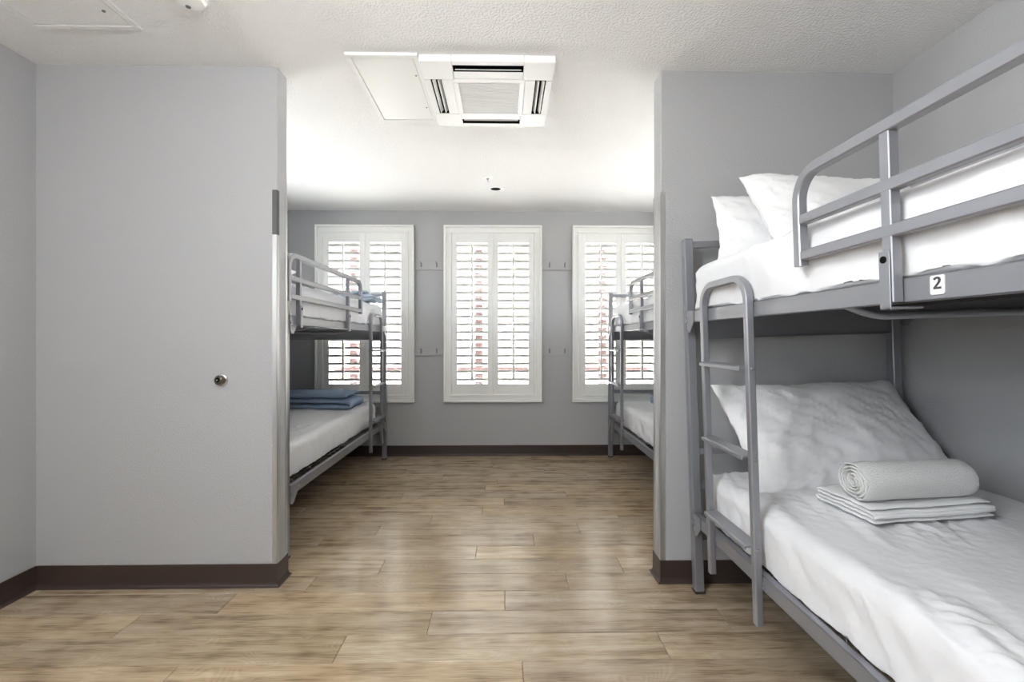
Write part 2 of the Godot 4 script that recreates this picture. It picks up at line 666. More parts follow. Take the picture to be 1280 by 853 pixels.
# a cove base: upright face with a toe curving out onto the floor
func build_baseboards() -> void:
	var hgt := 0.105
	var prof := [Vector2(0.003, hgt), Vector2(0.0045, hgt - 0.002), Vector2(0.0045, 0.022), Vector2(0.007, 0.012), Vector2(0.012, 0.005), Vector2(0.018, 0.0015), Vector2(0.018, 0.0), Vector2(0.0, 0.0), Vector2(0.0, hgt)]
	# each run: points on the wall face, outward is to the right of travel
	var runs := [
		["baseboard_left", [Vector2(XL, ZB), Vector2(XL, ZP)], "dark brown cove base along the left wall"],
		["baseboard_partition_left", [Vector2(XL, ZP), Vector2(-1.067, ZP), Vector2(-1.067, ZP - PT), Vector2(XL, ZP - PT)], "dark brown cove base wrapping the partition with the lock"],
		["baseboard_far", [Vector2(XL, ZF), Vector2(XRF, ZF)], "dark brown cove base below the windows"],
		["baseboard_partition_right", [Vector2(XRF, ZP - PT), Vector2(0.7475, ZP - PT), Vector2(0.7475, ZP), Vector2(XR, ZP)], "dark brown cove base wrapping the partition beside the large bunk"],
		["baseboard_right", [Vector2(XR, ZP), Vector2(XR, ZB)], "dark brown cove base along the wall beside the large bunk"],
		["baseboard_far_left", [Vector2(XL, ZP - PT), Vector2(XL, ZF)], "dark brown cove base behind the far bunk on the left"],
		["baseboard_far_right", [Vector2(XRF, ZF), Vector2(XRF, ZP - PT)], "dark brown cove base behind the far bunk on the right"],
	]
	for run in runs:
		var s := setting(run[0], run[2], "baseboard")
		var pts: Array = run[1]
		var b := MB.new()
		for k in pts.size() - 1:
			var a: Vector2 = pts[k]
			var c: Vector2 = pts[k + 1]
			var dir := (c - a).normalized()
			var out := Vector2(-dir.y, dir.x)
			# mitres: lengthen on outside corners, shorten on inside ones
			for j in prof.size() - 1:
				var p0: Vector2 = prof[j]
				var p1: Vector2 = prof[j + 1]
				var q := []
				for e in [[a, p0, k, -1], [c, p0, k + 1, 1], [c, p1, k + 1, 1], [a, p1, k, -1]]:
					var at: Vector2 = e[0] + out * e[1].x
					var inner: bool = e[2] > 0 and e[2] < pts.size() - 1
					at += dir * float(e[3]) * (e[1].x if inner else 0.0)
					q.append(Vector3(at.x, e[1].y, at.y))
				var nr := Vector2(p1.y - p0.y, -(p1.x - p0.x))
				if nr.dot((p0 + p1) * 0.5 - Vector2(0.002, 0.03)) < 0.0:
					nr = -nr
				b.quad(q[0], q[1], q[2], q[3], Vector3(out.x * nr.x, nr.y, out.y * nr.x))
		put("cove_base", b, M.base, s)

const WIN_X := [-1.863, -0.5976, 0.681]

func build_windows() -> void:
	var louver := louver_mesh()
	var which := ["behind the far bunk on the left", "in the middle of the far wall", "behind the far bunk on the right"]
	for w in 3:
		var x0: float = WIN_X[w]
		var x1 := x0 + 0.975
		var y0 := 0.537
		var y1 := 2.294
		var win := setting("window_%d" % (w + 1), "white cased window " + which[w], "window")
		# casing: flat board, raised back band and a bead
		for e in [[0.0, 0.078, 0.018], [0.0, 0.022, 0.040], [0.056, 0.078, 0.030]]:
			var b := MB.new()
			var a: float = e[0]
			var c: float = e[1]
			var t: float = e[2]
			b.span(Vector3(x0 + a, y1 - a, ZF), Vector3(x1 - a, y1 - c, ZF + t), 0.003)
			b.span(Vector3(x0 + a, y0 + a, ZF), Vector3(x1 - a, y0 + c, ZF + t), 0.003)
			b.span(Vector3(x0 + a, y0 + c, ZF), Vector3(x0 + c, y1 - c, ZF + t), 0.003)
			b.span(Vector3(x1 - c, y0 + c, ZF), Vector3(x1 - a, y1 - c, ZF + t), 0.003)
			put(["casing", "back_band", "bead"][[0.018, 0.040, 0.030].find(t)], b, M.white, win)
		# reveal lining, sash and two panes
		var zs := ZF - 0.15
		var l := MB.new()
		l.span(Vector3(x0 + 0.064, 0.594, ZF - 0.2), Vector3(x0 + 0.0775, 2.236, ZF + 0.001))
		l.span(Vector3(x1 - 0.0775, 0.594, ZF - 0.2), Vector3(x1 - 0.064, 2.236, ZF + 0.001))
		l.span(Vector3(x0 + 0.0775, 2.222, ZF - 0.2), Vector3(x1 - 0.0775, 2.236, ZF + 0.001))
		l.span(Vector3(x0 + 0.0775, 0.594, ZF - 0.2), Vector3(x1 - 0.0775, 0.606, ZF + 0.001))
		# stops that the shutters close against
		for q in [[x0 + 0.077, 0.606, x0 + 0.105, 2.222], [x1 - 0.105, 0.606, x1 - 0.077, 2.222], [x0 + 0.471, 0.606, x0 + 0.505, 2.222], [x0 + 0.105, 0.606, x1 - 0.105, 0.64], [x0 + 0.105, 2.19, x1 - 0.105, 2.222]]:
			l.span(Vector3(q[0], q[1], ZF - 0.030), Vector3(q[2], q[3], ZF - 0.0115))
		put("jamb", l, M.white, win)
		var s := MB.new()
		var sx0 := x0 + 0.0775
		var sx1 := x1 - 0.0775
		for q in [[sx0, 0.606, sx0 + 0.035, 2.222], [sx1 - 0.035, 0.606, sx1, 2.222], [sx0 + 0.035, 0.606, sx1 - 0.035, 0.65], [sx0 + 0.035, 2.182, sx1 - 0.035, 2.222]]:
			s.span(Vector3(q[0], q[1], zs - 0.02), Vector3(q[2], q[3], zs + 0.02), 0.003)
		put("sash", s, M.white, win)
		var g := MB.new()
		g.span(Vector3(sx0 + 0.035, 0.65, zs - 0.002), Vector3(sx1 - 0.035, 2.182, zs + 0.002))
		put("pane", g, M.glass, win)
		for side in 2:
			var words: String = ["left", "right"][side]
			shutter(x0 + 0.0795 + side * 0.4085, side, louver, "white louvred shutter leaf, %s one of the window %s" % [words, which[w]])

func louver_mesh() -> ArrayMesh:
	var b := MB.new()
	var sec := PackedVector2Array()
	for k in 14:
		var a := TAU * k / 14.0
		sec.append(Vector2(0.0445 * cos(a), 0.0052 * sin(a)))
	var ln := 0.2985
	b.sweep(PackedVector3Array([Vector3(-ln * 0.5, 0, 0), Vector3(ln * 0.5, 0, 0)]), Vector3(0, 0, 1), sec, true)
	return b.mesh()

func shutter(x: float, side: int, louver: ArrayMesh, label: String) -> void:
	var w := 0.4065
	var y0 := 0.609
	var y1 := 2.219
	var o0 := 0.718
	var o1 := 2.123
	var zc := ZF + 0.004
	var th := 0.028
	var t := thing("plantation_shutter", label, "shutter", Vector3(x + w * 0.5, y0, zc), "shutter leaves of the windows")
	var sw := 0.053
	for s in [-1, 1]:
		var b := MB.new()
		b.span(Vector3(s * w * 0.5, 0, -th * 0.5), Vector3(s * (w * 0.5 - sw), y1 - y0, th * 0.5), 0.0025)
		put("stile", b, M.white, t)
	for q in [[0.0, o0 - y0], [o1 - y0, y1 - y0]]:
		var b2 := MB.new()
		b2.span(Vector3(-w * 0.5 + sw, q[0], -th * 0.5), Vector3(w * 0.5 - sw, q[1], th * 0.5), 0.0025)
		put("cross_rail", b2, M.white, t)
	var n := 18
	var pitch := (o1 - o0) / n
	var tilt := deg_to_rad(26.0)
	for k in n:
		var lv := put_mesh("louver", louver, M.white, t)
		lv.position = Vector3(0, o0 - y0 + pitch * (k + 0.5), 0)
		lv.rotation.x = -tilt      # room edge up
	# tilt rod on the room edges
	var r := MB.new()
	var rz := 0.0445 * cos(tilt) + 0.006
	var ry := 0.0445 * sin(tilt)
	r.box(Vector3(0.0, (o0 + o1) * 0.5 - y0 + ry - 0.006, rz), Vector3(0.020, o1 - o0 - 0.05, 0.012), 0.003)
	put("tilt_rod", r, M.white, t)
	# hinges on the outer stile
	var hx := -w * 0.5 - 0.001 if side == 0 else w * 0.5 + 0.001
	for hy in [0.16, (y1 - y0) * 0.5, y1 - y0 - 0.16]:
		var hb := MB.new()
		hb.box(Vector3(hx, hy, th * 0.5 + 0.002), Vector3(0.012, 0.075, 0.006), 0.002)
		put("hinge", hb, M.white, t)

func build_outside() -> void:
	var yard := setting("ground_outside", "pale paved yard outside the windows", "ground")
	var b := MB.new()
	b.span(Vector3(-40, -0.4, ZF - 0.2), Vector3(40, -0.15, -45))
	b.span(Vector3(-40, -0.4, ZB + 0.15), Vector3(40, -0.15, 40))
	b.span(Vector3(-40, -0.4, ZF - 0.2), Vector3(XL - 0.15, -0.15, ZB + 0.15))
	b.span(Vector3(XRF + 0.15, -0.4, ZF - 0.2), Vector3(40, -0.15, ZB + 0.15))
	put("paving", b, M.paving, yard)
	# red timber porch: posts, rail
	var zp := -6.1
	for k in 5:
		var x := (444.5 + 154.3 * (k - 1) - 630.0) * 6.1 / 567.0
		var p := MB.new()
		p.box(Vector3(0, 1.5, 0), Vector3(0.10, 3.3, 0.10), 0.006)
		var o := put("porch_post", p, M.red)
		o.position = Vector3(x, 0.0, zp)
		tag(o, ["dark red timber post outside, beyond the left edge of the windows", "dark red timber post seen through the window behind the left far bunk", "dark red timber post seen through the middle window", "dark red timber post seen through the window behind the right far bunk", "dark red timber post outside, beyond the right edge of the windows"][k], "post", "red posts of the porch")
	var r := MB.new()
	r.span(Vector3(-6, 0.745, zp + 0.05), Vector3(6, 0.79, zp + 0.09), 0.004)
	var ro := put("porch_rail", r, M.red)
	tag(ro, "dark red horizontal rail outside, seen low through all the windows", "rail")
	# houses opposite
	var h := thing("house", "tan stucco house opposite, seen through the louvers", "house", Vector3(0, -0.15, -15))
	b = MB.new()
	b.span(Vector3(-0.6, 0, 0), Vector3(9, 6.0, -6))
	b.span(Vector3(-12, 0, 0), Vector3(-4.9, 6.0, -6))
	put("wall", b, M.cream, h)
	b = MB.new()
	b.span(Vector3(-4.9, 0, -1.5), Vector3(-0.6, 6.0, -6))
	put("recessed_wall", b, M.stucco, h)
	b = MB.new()
	b.span(Vector3(-12.3, 6.0, 0.4), Vector3(9.3, 6.2, -6.3))
	put("roof", b, M.roof, h)
	for q in [[-0.22, 1.1, 0.5, 0.8], [-0.22, 3.2, 0.5, 1.1], [2.6, 1.1, 0.7, 1.1], [-3.0, 1.0, 1.3, 1.2], [-7.2, 1.1, 0.8, 1.1]]:
		var zf: float = 0.0 if absf(q[0] + 3.0) > 0.2 else -1.5
		var f := MB.new()
		for e in [[0.0, 0.0, 0.08, q[3]], [q[2] - 0.08, 0.0, q[2], q[3]], [0.08, 0.0, q[2] - 0.08, 0.08], [0.08, q[3] - 0.08, q[2] - 0.08, q[3]]]:
			f.span(Vector3(q[0] + e[0], q[1] + e[1], zf), Vector3(q[0] + e[2], q[1] + e[3], zf + 0.05))
		var fo := put("window_frame", f, M.trim_red, h)
		var pn := MB.new()
		pn.span(Vector3(q[0] + 0.08, q[1] + 0.08, zf), Vector3(q[0] + q[2] - 0.08, q[1] + q[3] - 0.08, zf + 0.02))
		put("pane", pn, M.shade_glass, fo)

func build_fill_lamps() -> void:
	# two opal globes added as fill light, unseen just above the frame
	var glow := flat(c8(250, 250, 248), 0.5)
	glow.emission_enabled = true
	glow.emission = Color(0.98, 0.99, 1.0)
	glow.emission_energy_multiplier = 1.0
	for k in 2:
		var t := thing("added_pendant_lamp", ["added opal globe for fill light, unseen above the frame, farther from the partitions", "added opal globe for fill light, unseen above the frame, nearer the partitions"][k], "lamp", Vector3([-1.3, -0.35][k], H, [0.45, -0.70][k]), "added fill globes")
		var b := MB.new()
		b.lathe(Vector3.ZERO, Vector3(0, -1, 0), PackedVector2Array([Vector2(0.06, 0.0), Vector2(0.058, 0.012), Vector2(0.02, 0.022), Vector2(0.006, 0.024), Vector2(0.006, 0.14), Vector2(0.05, 0.145), Vector2(0.05, 0.17)]), 24)
		put("ceiling_rose", b, M.white, t)
		b = MB.new()
		var prof := PackedVector2Array()
		for a in 17:
			prof.append(Vector2(maxf(0.16 * sin(PI * a / 16.0), 0.0), 0.32 - 0.16 * cos(PI * a / 16.0)))
		b.lathe(Vector3.ZERO, Vector3(0, -1, 0), prof, 32)
		put("fill_globe", b, glow, t)
		var l := OmniLight3D.new()
		l.name = "fill_light"
		l.light_energy = FILL_LAMP * [1.35, 0.72][k]
		l.light_size = 0.15
		l.omni_range = 12.0
		l.omni_attenuation = 2.0
		l.light_color = Color(0.98, 0.99, 1.0)
		l.shadow_enabled = true
		l.position = Vector3(0, -0.32, 0)
		t.add_child(l)

func build_ceiling_things() -> void:
	# four-way cassette air conditioner
	var x0 := -0.385
	var S := 0.62
	var t := thing("air_conditioner", "white square four-way cassette air conditioner set in the ceiling", "air conditioner", Vector3(x0, H, -2.04))
	var P := func(a: float, b: float, y: float) -> Vector3: return Vector3(a * S, y, -b * S)
	var yb := -0.032
	# frame of strips round the four outlets and the grille opening
	var slots := [[0.24, 0.05, 0.766, 0.135], [0.24, 0.865, 0.766, 0.95], [0.05, 0.24, 0.135, 0.766], [0.865, 0.24, 0.95, 0.766]]
	var f := MB.new()
	for r in [[0.0, 0.0, 0.24, 0.24], [0.766, 0.0, 1.0, 0.24], [0.0, 0.766, 0.24, 1.0], [0.766, 0.766, 1.0, 1.0]]:
		var cb := MB.new()
		cb.span(P.call(r[0] + (0.0015 if r[0] > 0 else 0.0), r[1] + (0.0015 if r[1] > 0 else 0.0), yb), P.call(r[2] - (0.0015 if r[2] < 1 else 0.0), r[3] - (0.0015 if r[3] < 1 else 0.0), 0.0), 0.004)
		put("corner_cover", cb, M.plastic, t)
	for r in [[0.24, 0.0, 0.766, 0.05], [0.24, 0.135, 0.766, 0.222], [0.24, 0.95, 0.766, 1.0], [0.24, 0.784, 0.766, 0.865], [0.0, 0.24, 0.05, 0.766], [0.135, 0.24, 0.222, 0.766], [0.95, 0.24, 1.0, 0.766], [0.784, 0.24, 0.865, 0.766]]:
		f.span(P.call(r[0], r[1], yb), P.call(r[2], r[3], 0.0), 0.002)
	put("panel_frame", f, M.plastic, t)
	for q in slots:
		var long_x: bool = q[2] - q[0] > 0.3
		var du := MB.new()
		du.span(P.call(q[0], q[1], -0.001), P.call(q[2], q[3], -0.004))
		for e in [[q[0], q[1], q[0] + 0.003, q[3]], [q[2] - 0.003, q[1], q[2], q[3]], [q[0], q[1], q[2], q[1] + 0.003], [q[0], q[3] - 0.003, q[2], q[3]]]:
			du.span(P.call(e[0], e[1], -0.001), P.call(e[2], e[3], yb + 0.003))
		put("duct", du, M.dark, t)
		# tilted flap, and an end piece at each side
		var cx: float = (q[0] + q[2]) * 0.5
		var cz: float = (q[1] + q[3]) * 0.5
		var fl := MB.new()
		if long_x:
			var near: bool = cz < 0.5
			var c: Vector3 = P.call(cx, cz + (0.034 if near else -0.012), yb + 0.010)
			fl.box(c, Vector3(0.50 * S, 0.004, 0.016), 0.0015, Basis(Vector3(1, 0, 0), deg_to_rad(38.0 if near else -38.0)))
		else:
			var lft: bool = cx < 0.5
			for k in [-0.02, 0.022]:
				fl.box(P.call(cx + k, cz, yb + 0.010), Vector3(0.022, 0.004, 0.50 * S), 0.0015, Basis(Vector3(0, 0, 1), deg_to_rad(55.0 if lft else -55.0)))
		put("flap", fl, M.plastic, t)
	# intake grille: frame and fine bars over a dark filter
	var gf := MB.new()
	for r in [[0.224, 0.224, 0.782, 0.262], [0.224, 0.744, 0.782, 0.782], [0.224, 0.262, 0.262, 0.744], [0.744, 0.262, 0.782, 0.744]]:
		gf.span(P.call(r[0], r[1], yb - 0.004), P.call(r[2], r[3], -0.002), 0.002)
	var go := put("intake_grille", gf, M.plastic, t)
	var fi := MB.new()
	fi.span(P.call(0.262, 0.262, -0.010), P.call(0.744, 0.744, -0.002))
	put("filter", fi, M.grey_plastic, go)
	for k in 22:
		var bar := MB.new()
		var z := 0.262 + 0.482 * (k + 0.5) / 22.0
		bar.box(P.call(0.503, z, yb + 0.004), Vector3(0.482 * S, 0.010, 0.0055), 0.001)
		put("bar", bar, M.plastic, go)
	for k in 3:
		var bar2 := MB.new()
		bar2.box(P.call(0.262 + 0.482 * (k + 1) / 4.0, 0.503, yb + 0.010), Vector3(0.004, 0.010, 0.482 * S), 0.001)
		put("cross_bar", bar2, M.plastic, go)
	# access hatch next to it
	var hs := thing("access_panel", "plain white ceiling panel joined to the air conditioner", "panel", Vector3(-0.712, H, -2.03))
	var hb := MB.new()
	for r in [[0, 0, 0.325, 0.022], [0, 0.60, 0.325, 0.622], [0, 0.022, 0.022, 0.60], [0.303, 0.022, 0.325, 0.60]]:
		hb.span(Vector3(r[0], -0.014, -r[1]), Vector3(r[2], 0, -r[3]), 0.002)
	put("panel_frame", hb, M.hatch, hs)
	hb = MB.new()
	hb.span(Vector3(0.024, -0.011, -0.024), Vector3(0.301, 0, -0.598), 0.002)
	put("panel", hb, M.hatch, hs)
	for z in [0.16, 0.46]:
		hb = MB.new()
		hb.lathe(Vector3(0.289, -0.012, -z), Vector3(0, -1, 0), PackedVector2Array([Vector2(0.004, -0.002), Vector2(0.004, 0.001), Vector2(0.0, 0.0015)]), 12)
		put("screw", hb, M.grey_plastic, hs)
	# attic hatch over the left alcove
	var ah := thing("ceiling_hatch", "flat white framed hatch in the ceiling over the left corner", "hatch", Vector3(-1.925, H, -1.46))
	hb = MB.new()
	for r in [[0, 0, 0.436, 0.026], [0, 0.414, 0.436, 0.44], [0, 0.026, 0.026, 0.414], [0.41, 0.026, 0.436, 0.414]]:
		hb.span(Vector3(r[0], -0.006, -r[1]), Vector3(r[2], 0, -r[3]), 0.002)
	put("hatch_frame", hb, M.ceiling, ah)
	hb = MB.new()
	hb.span(Vector3(0.029, -0.004, -0.029), Vector3(0.407, 0, -0.411), 0.001)
	put("hatch_door", hb, M.ceiling, ah)
	hb = MB.new()
	hb.lathe(Vector3(0.37, -0.005, -0.33), Vector3(0, -1, 0), PackedVector2Array([Vector2(0.006, -0.002), Vector2(0.006, 0.002), Vector2(0.0, 0.003)]), 14)
	put("latch", hb, M.grey_plastic, ah)
	# smoke detector
	var sd := thing("smoke_detector", "round white smoke detector on the ceiling at the top edge", "smoke detector", Vector3(-1.155, H, -1.69))
	hb = MB.new()
	hb.lathe(Vector3.ZERO, Vector3(0, -1, 0), PackedVector2Array([Vector2(0.062, 0.0), Vector2(0.062, 0.012), Vector2(0.056, 0.016), Vector2(0.052, 0.032), Vector2(0.044, 0.040), Vector2(0.0, 0.042)]), 36)
	put("housing", hb, M.plastic, sd)
	hb = MB.new()
	hb.lathe(Vector3(-0.022, -0.0405, -0.022), Vector3(0, -1, 0), PackedVector2Array([Vector2(0.009, 0.0), Vector2(0.009, 0.002), Vector2(0.0, 0.002)]), 16)
	put("sensor", hb, M.grey_plastic, sd)
	# sprinkler and recessed downlight
	var sp := thing("sprinkler", "small pendant sprinkler with white collar in the ceiling", "sprinkler", Vector3(-0.128, H, -3.58))
	hb = MB.new()
	hb.lathe(Vector3.ZERO, Vector3(0, -1, 0), PackedVector2Array([Vector2(0.040, 0.0), Vector2(0.038, 0.006), Vector2(0.018, 0.010), Vector2(0.012, 0.010)]), 28)
	put("collar", hb, M.plastic, sp)
	hb = MB.new()
	hb.lathe(Vector3.ZERO, Vector3(0, -1, 0), PackedVector2Array([Vector2(0.012, 0.0), Vector2(0.011, 0.016), Vector2(0.005, 0.020), Vector2(0.004, 0.038), Vector2(0.013, 0.040), Vector2(0.013, 0.042), Vector2(0.0, 0.042)]), 18)
	put("head", hb, M.chrome, sp)
	var dl := thing("recessed_downlight", "round recessed ceiling fitting with black centre and white ring", "downlight", Vector3(-0.071, H, -3.85))
	hb = MB.new()
	hb.lathe(Vector3.ZERO, Vector3(0, -1, 0), PackedVector2Array([Vector2(0.072, 0.0), Vector2(0.071, 0.004), Vector2(0.064, 0.007), Vector2(0.047, 0.007), Vector2(0.044, 0.001)]), 36)
	put("trim_ring", hb, M.plastic, dl)
	hb = MB.new()
	hb.lathe(Vector3.ZERO, Vector3(0, -1, 0), PackedVector2Array([Vector2(0.046, 0.0005), Vector2(0.030, 0.003), Vector2(0.0, 0.004)]), 28)
	put("speaker_mesh", hb, M.dark, dl)

func build_wall_things() -> void:
	# metal corner guards: one angle on each outer corner of the two partitions
	var y0 := 0.106
	var y1 := 1.862
	var corners := [
		[Vector2(-1.067, ZP), Vector2(-1, 1), "brushed metal corner guard on the front edge of the lock partition"],
		[Vector2(-1.067, ZP - PT), Vector2(-1, -1), "brushed metal corner guard on the rear edge of the lock partition"],
		[Vector2(0.7475, ZP), Vector2(1, 1), "brushed metal corner guard on the partition edge by the large bunk"],
		[Vector2(0.7475, ZP - PT), Vector2(1, -1), "brushed metal corner guard on the rear edge of the large bunk's partition"],
	]
	for k in 4:
		var c: Vector2 = corners[k][0]
		var s: Vector2 = corners[k][1]
		var t := thing("corner_guard", corners[k][2], "corner guard", Vector3(c.x, y0, c.y), "corner guards on the partitions")
		var cut := y1 - y0 - (0.21 if k == 0 else 0.0)
		var w := 0.021
		var th := 0.002
		var mk := func(ya: float, yb: float) -> MB:
			var b := MB.new()
			b.span(Vector3(-s.x * th, ya, s.y * th), Vector3(s.x * w, yb, 0), 0.0006)
			b.span(Vector3(-s.x * th, ya, s.y * th), Vector3(0, yb, -s.y * w), 0.0006)
			return b
		put("angle", mk.call(0.0, cut), M.guard, t)
		if k == 0:
			put("upper_piece", mk.call(cut, y1 - y0), M.guard_dark, t, "dark grey upper piece of the guard")  # top length of the first guard is a darker grey
	# small lock on the left partition
	var lk := thing("wall_lock", "small round metal lock on the grey partition", "lock", Vector3(-1.322, 0.968, ZP))
	var b := MB.new()
	b.lathe(Vector3.ZERO, Vector3(0, 0, 1), PackedVector2Array([Vector2(0.029, 0.0), Vector2(0.028, 0.004), Vector2(0.022, 0.007), Vector2(0.019, 0.007)]), 30)
	put("rosette", b, M.chrome, lk)
	b = MB.new()
	var ax := Vector3(-0.25, 0.10, 1.0)
	b.lathe(Vector3(0, 0, 0.004), ax, PackedVector2Array([Vector2(0.020, 0.0), Vector2(0.0195, 0.010), Vector2(0.0215, 0.012), Vector2(0.0215, 0.020), Vector2(0.018, 0.023), Vector2(0.012, 0.023)]), 26)
	put("cylinder", b, flat(c8(120, 114, 104), 0.3, 0.9), lk)
	b = MB.new()
	b.lathe(Vector3(0, 0, 0.004), ax, PackedVector2Array([Vector2(0.0125, 0.020), Vector2(0.011, 0.022), Vector2(0.0, 0.022)]), 20)
	var kp := put("plug", b, M.dark, lk)
	b = MB.new()
	b.lathe(Vector3(0, 0, 0.004), ax, PackedVector2Array([Vector2(0.004, 0.021), Vector2(0.0035, 0.025), Vector2(0.0, 0.025)]), 14)
	put("pin", b, M.chrome, kp)
	# coat racks between the windows
	var spots := [
		[-0.889, -0.598, 1.852, "grey painted coat rack board, upper one between the left and middle windows"],
		[-0.889, -0.598, 0.998, "grey painted coat rack board, lower one between the left and middle windows"],
		[0.377, 0.681, 1.852, "grey painted coat rack board, upper one between the middle and right windows"],
		[0.377, 0.681, 0.998, "grey painted coat rack board, lower one between the middle and right windows"],
	]
	for q in spots:
		var w: float = q[1] - q[0]
		var t := thing("coat_rack", q[3], "coat rack", Vector3((q[0] + q[1]) * 0.5, q[2], ZF), "coat racks between the windows")
		var rb := MB.new()
		rb.span(Vector3(-w * 0.5 + 0.001, 0, 0), Vector3(w * 0.5 - 0.001, 0.088, 0.018), 0.002)
		put("board", rb, M.wall, t)
		for sx in [-1, 1]:
			var hk := MB.new()
			var hx: float = sx * 0.077
			hk.box(Vector3(hx, 0.048, 0.020), Vector3(0.014, 0.040, 0.004), 0.0015)
			hk.sweep(rounded([Vector3(hx, 0.060, 0.021), Vector3(hx, 0.052, 0.045), Vector3(hx, 0.074, 0.058)], 0.012), Vector3(1, 0, 0), ring(0.0035, 8), true)
			hk.sweep(rounded([Vector3(hx, 0.036, 0.021), Vector3(hx, 0.022, 0.036), Vector3(hx, 0.036, 0.044)], 0.010), Vector3(1, 0, 0), ring(0.0035, 8), true)
			put("hook", hk, M.hook, t)

# ---------------------------------------------------------------- bunk beds
# own axes: x towards the wall (times s), y up, z from the ladder end towards the camera
const BW := 0.985
const BL := 2.04

func bunk(at: Vector3, s: float, lean: float, label: String, plate: bool) -> Node3D:
	var t := thing("bunk_bed", label, "bunk bed", at, "steel bunk beds")
	t.rotation_degrees.z = lean
	var st: StandardMaterial3D = M.steel
	var pv := 1.615
	# posts
	for e in [[0.0, 0.0], [BW - 0.04, 0.0], [0.0, BL - 0.04], [BW - 0.04, BL - 0.04]]:
		var drop: float = 0.0 if e[0] < 0.1 else tan(deg_to_rad(lean)) * (e[0] + 0.02)
		var b := MB.new()
		b.span(Vector3(s * e[0], 0.004 - drop, e[1]), Vector3(s * (e[0] + 0.04), pv, e[1] + 0.04), 0.003)
		var po := put("post", b, st, t)
		b = MB.new()
		b.box(Vector3(s * (e[0] + 0.02), pv + 0.001, e[1] + 0.02), Vector3(0.037, 0.004, 0.037), 0.001)
		put("cap", b, st, po)
		b = MB.new()
		b.box(Vector3(s * (e[0] + 0.02), 0.006 - drop, e[1] + 0.02), Vector3(0.046, 0.012, 0.046), 0.003)
		put("foot", b, M.rubber, po)
	# side rails with hook plates and bolts
	for lv in [[0.323, 0.375], [1.235, 1.285]]:
		for side in 2:
			var ua := 0.0 if side == 0 else BW
			var dirn := 1.0 if side == 0 else -1.0
			var b := MB.new()
			# an angle: upright face, inward lip below, narrow lip on top
			b.span(Vector3(s * ua, lv[0], 0.045), Vector3(s * (ua + dirn * 0.004), lv[1], BL - 0.045), 0.001)
			b.span(Vector3(s * ua, lv[0], 0.045), Vector3(s * (ua + dirn * 0.036), lv[0] + 0.004, BL - 0.045), 0.001)
			b.span(Vector3(s * ua, lv[1] - 0.004, 0.045), Vector3(s * (ua + dirn * 0.024), lv[1], BL - 0.045), 0.001)
			var ro := put("side_rail", b, st, t)
			for e in [0, 1]:
				var zc := 0.045 if e == 0 else BL - 0.045
				var dz := 1.0 if e == 0 else -1.0
				var p := MB.new()
				# gusset plate
				var yb: float = lv[0] - 0.045
				var pl := PackedVector3Array()
				var x0 := s * (ua - dirn * 0.001)
				var x1 := s * (ua - dirn * 0.004)
				var poly := [Vector2(0.0, yb), Vector2(0.0, lv[1] + 0.005), Vector2(0.075, lv[1]), Vector2(0.075, lv[0] + 0.004), Vector2(0.030, yb)]
				for k in poly.size():
					var k2 := (k + 1) % poly.size()
					var A := Vector3(x0, poly[k].y, zc + dz * poly[k].x)
					var B := Vector3(x0, poly[k2].y, zc + dz * poly[k2].x)
					var C := Vector3(x1, poly[k2].y, zc + dz * poly[k2].x)
					var D := Vector3(x1, poly[k].y, zc + dz * poly[k].x)
					var mid := Vector3(x0, (yb + lv[1]) * 0.5, zc + dz * 0.03)
					p.quad(A, B, C, D, (A + B) * 0.5 - mid)
					if k > 0 and k < poly.size() - 1:
						for xx in [x0, x1]:
							var nn := Vector3(-s * dirn if xx == x1 else s * dirn, 0, 0)
							p.tri(Vector3(xx, poly[0].y, zc + dz * poly[0].x), Vector3(xx, poly[k].y, zc + dz * poly[k].x), Vector3(xx, poly[k2].y, zc + dz * poly[k2].x), nn, nn, nn)
				# two hooks that grip the post
				for hy in [yb + 0.012, lv[1] - 0.030]:
					var xo := s * (ua - dirn * 0.005)
					p.sweep(rounded([Vector3(xo, hy + 0.032, zc + dz * 0.012), Vector3(xo, hy + 0.038, zc - dz * 0.012), Vector3(xo, hy - 0.004, zc - dz * 0.010), Vector3(xo, hy - 0.004, zc + dz * 0.012)], 0.012, 5), Vector3(1, 0, 0), rect(0.006, 0.009, 0.002))
				put("hook_plate", p, st, ro)
			if side == 0 and lv[0] < 1.0:
				for bz in [1.05, 1.9]:
					var bo := MB.new()
					bo.lathe(Vector3(s * -0.0005, (lv[0] + lv[1]) * 0.5, bz), Vector3(-s, 0, 0), PackedVector2Array([Vector2(0.008, 0.0), Vector2(0.007, 0.003), Vector2(0.0, 0.004)]), 14)
					put("bolt", bo, M.guard, ro)
	# end frames
	for e in [0.0, BL - 0.04]:
		var zc: float = e + 0.02
		for q in [[1.575, 1.605, "head_bar"], [0.632, 0.662, "end_bar"], [0.475, 0.505, "end_bar"]]:
			var b := MB.new()
			b.span(Vector3(s * 0.04, q[0], zc - 0.0125), Vector3(s * (BW - 0.04), q[1], zc + 0.0125), 0.002)
			put(q[2], b, st, t)
		for y in [0.245, 1.157]:
			var b := MB.new()
			b.span(Vector3(s * 0.04, y, zc - 0.002), Vector3(s * (BW - 0.04), y + 0.115, zc + 0.002), 0.001)
			b.span(Vector3(s * 0.04, y, zc - 0.002), Vector3(s * (BW - 0.04), y + 0.004, zc + 0.026), 0.001)
			put("end_rail", b, st, t)
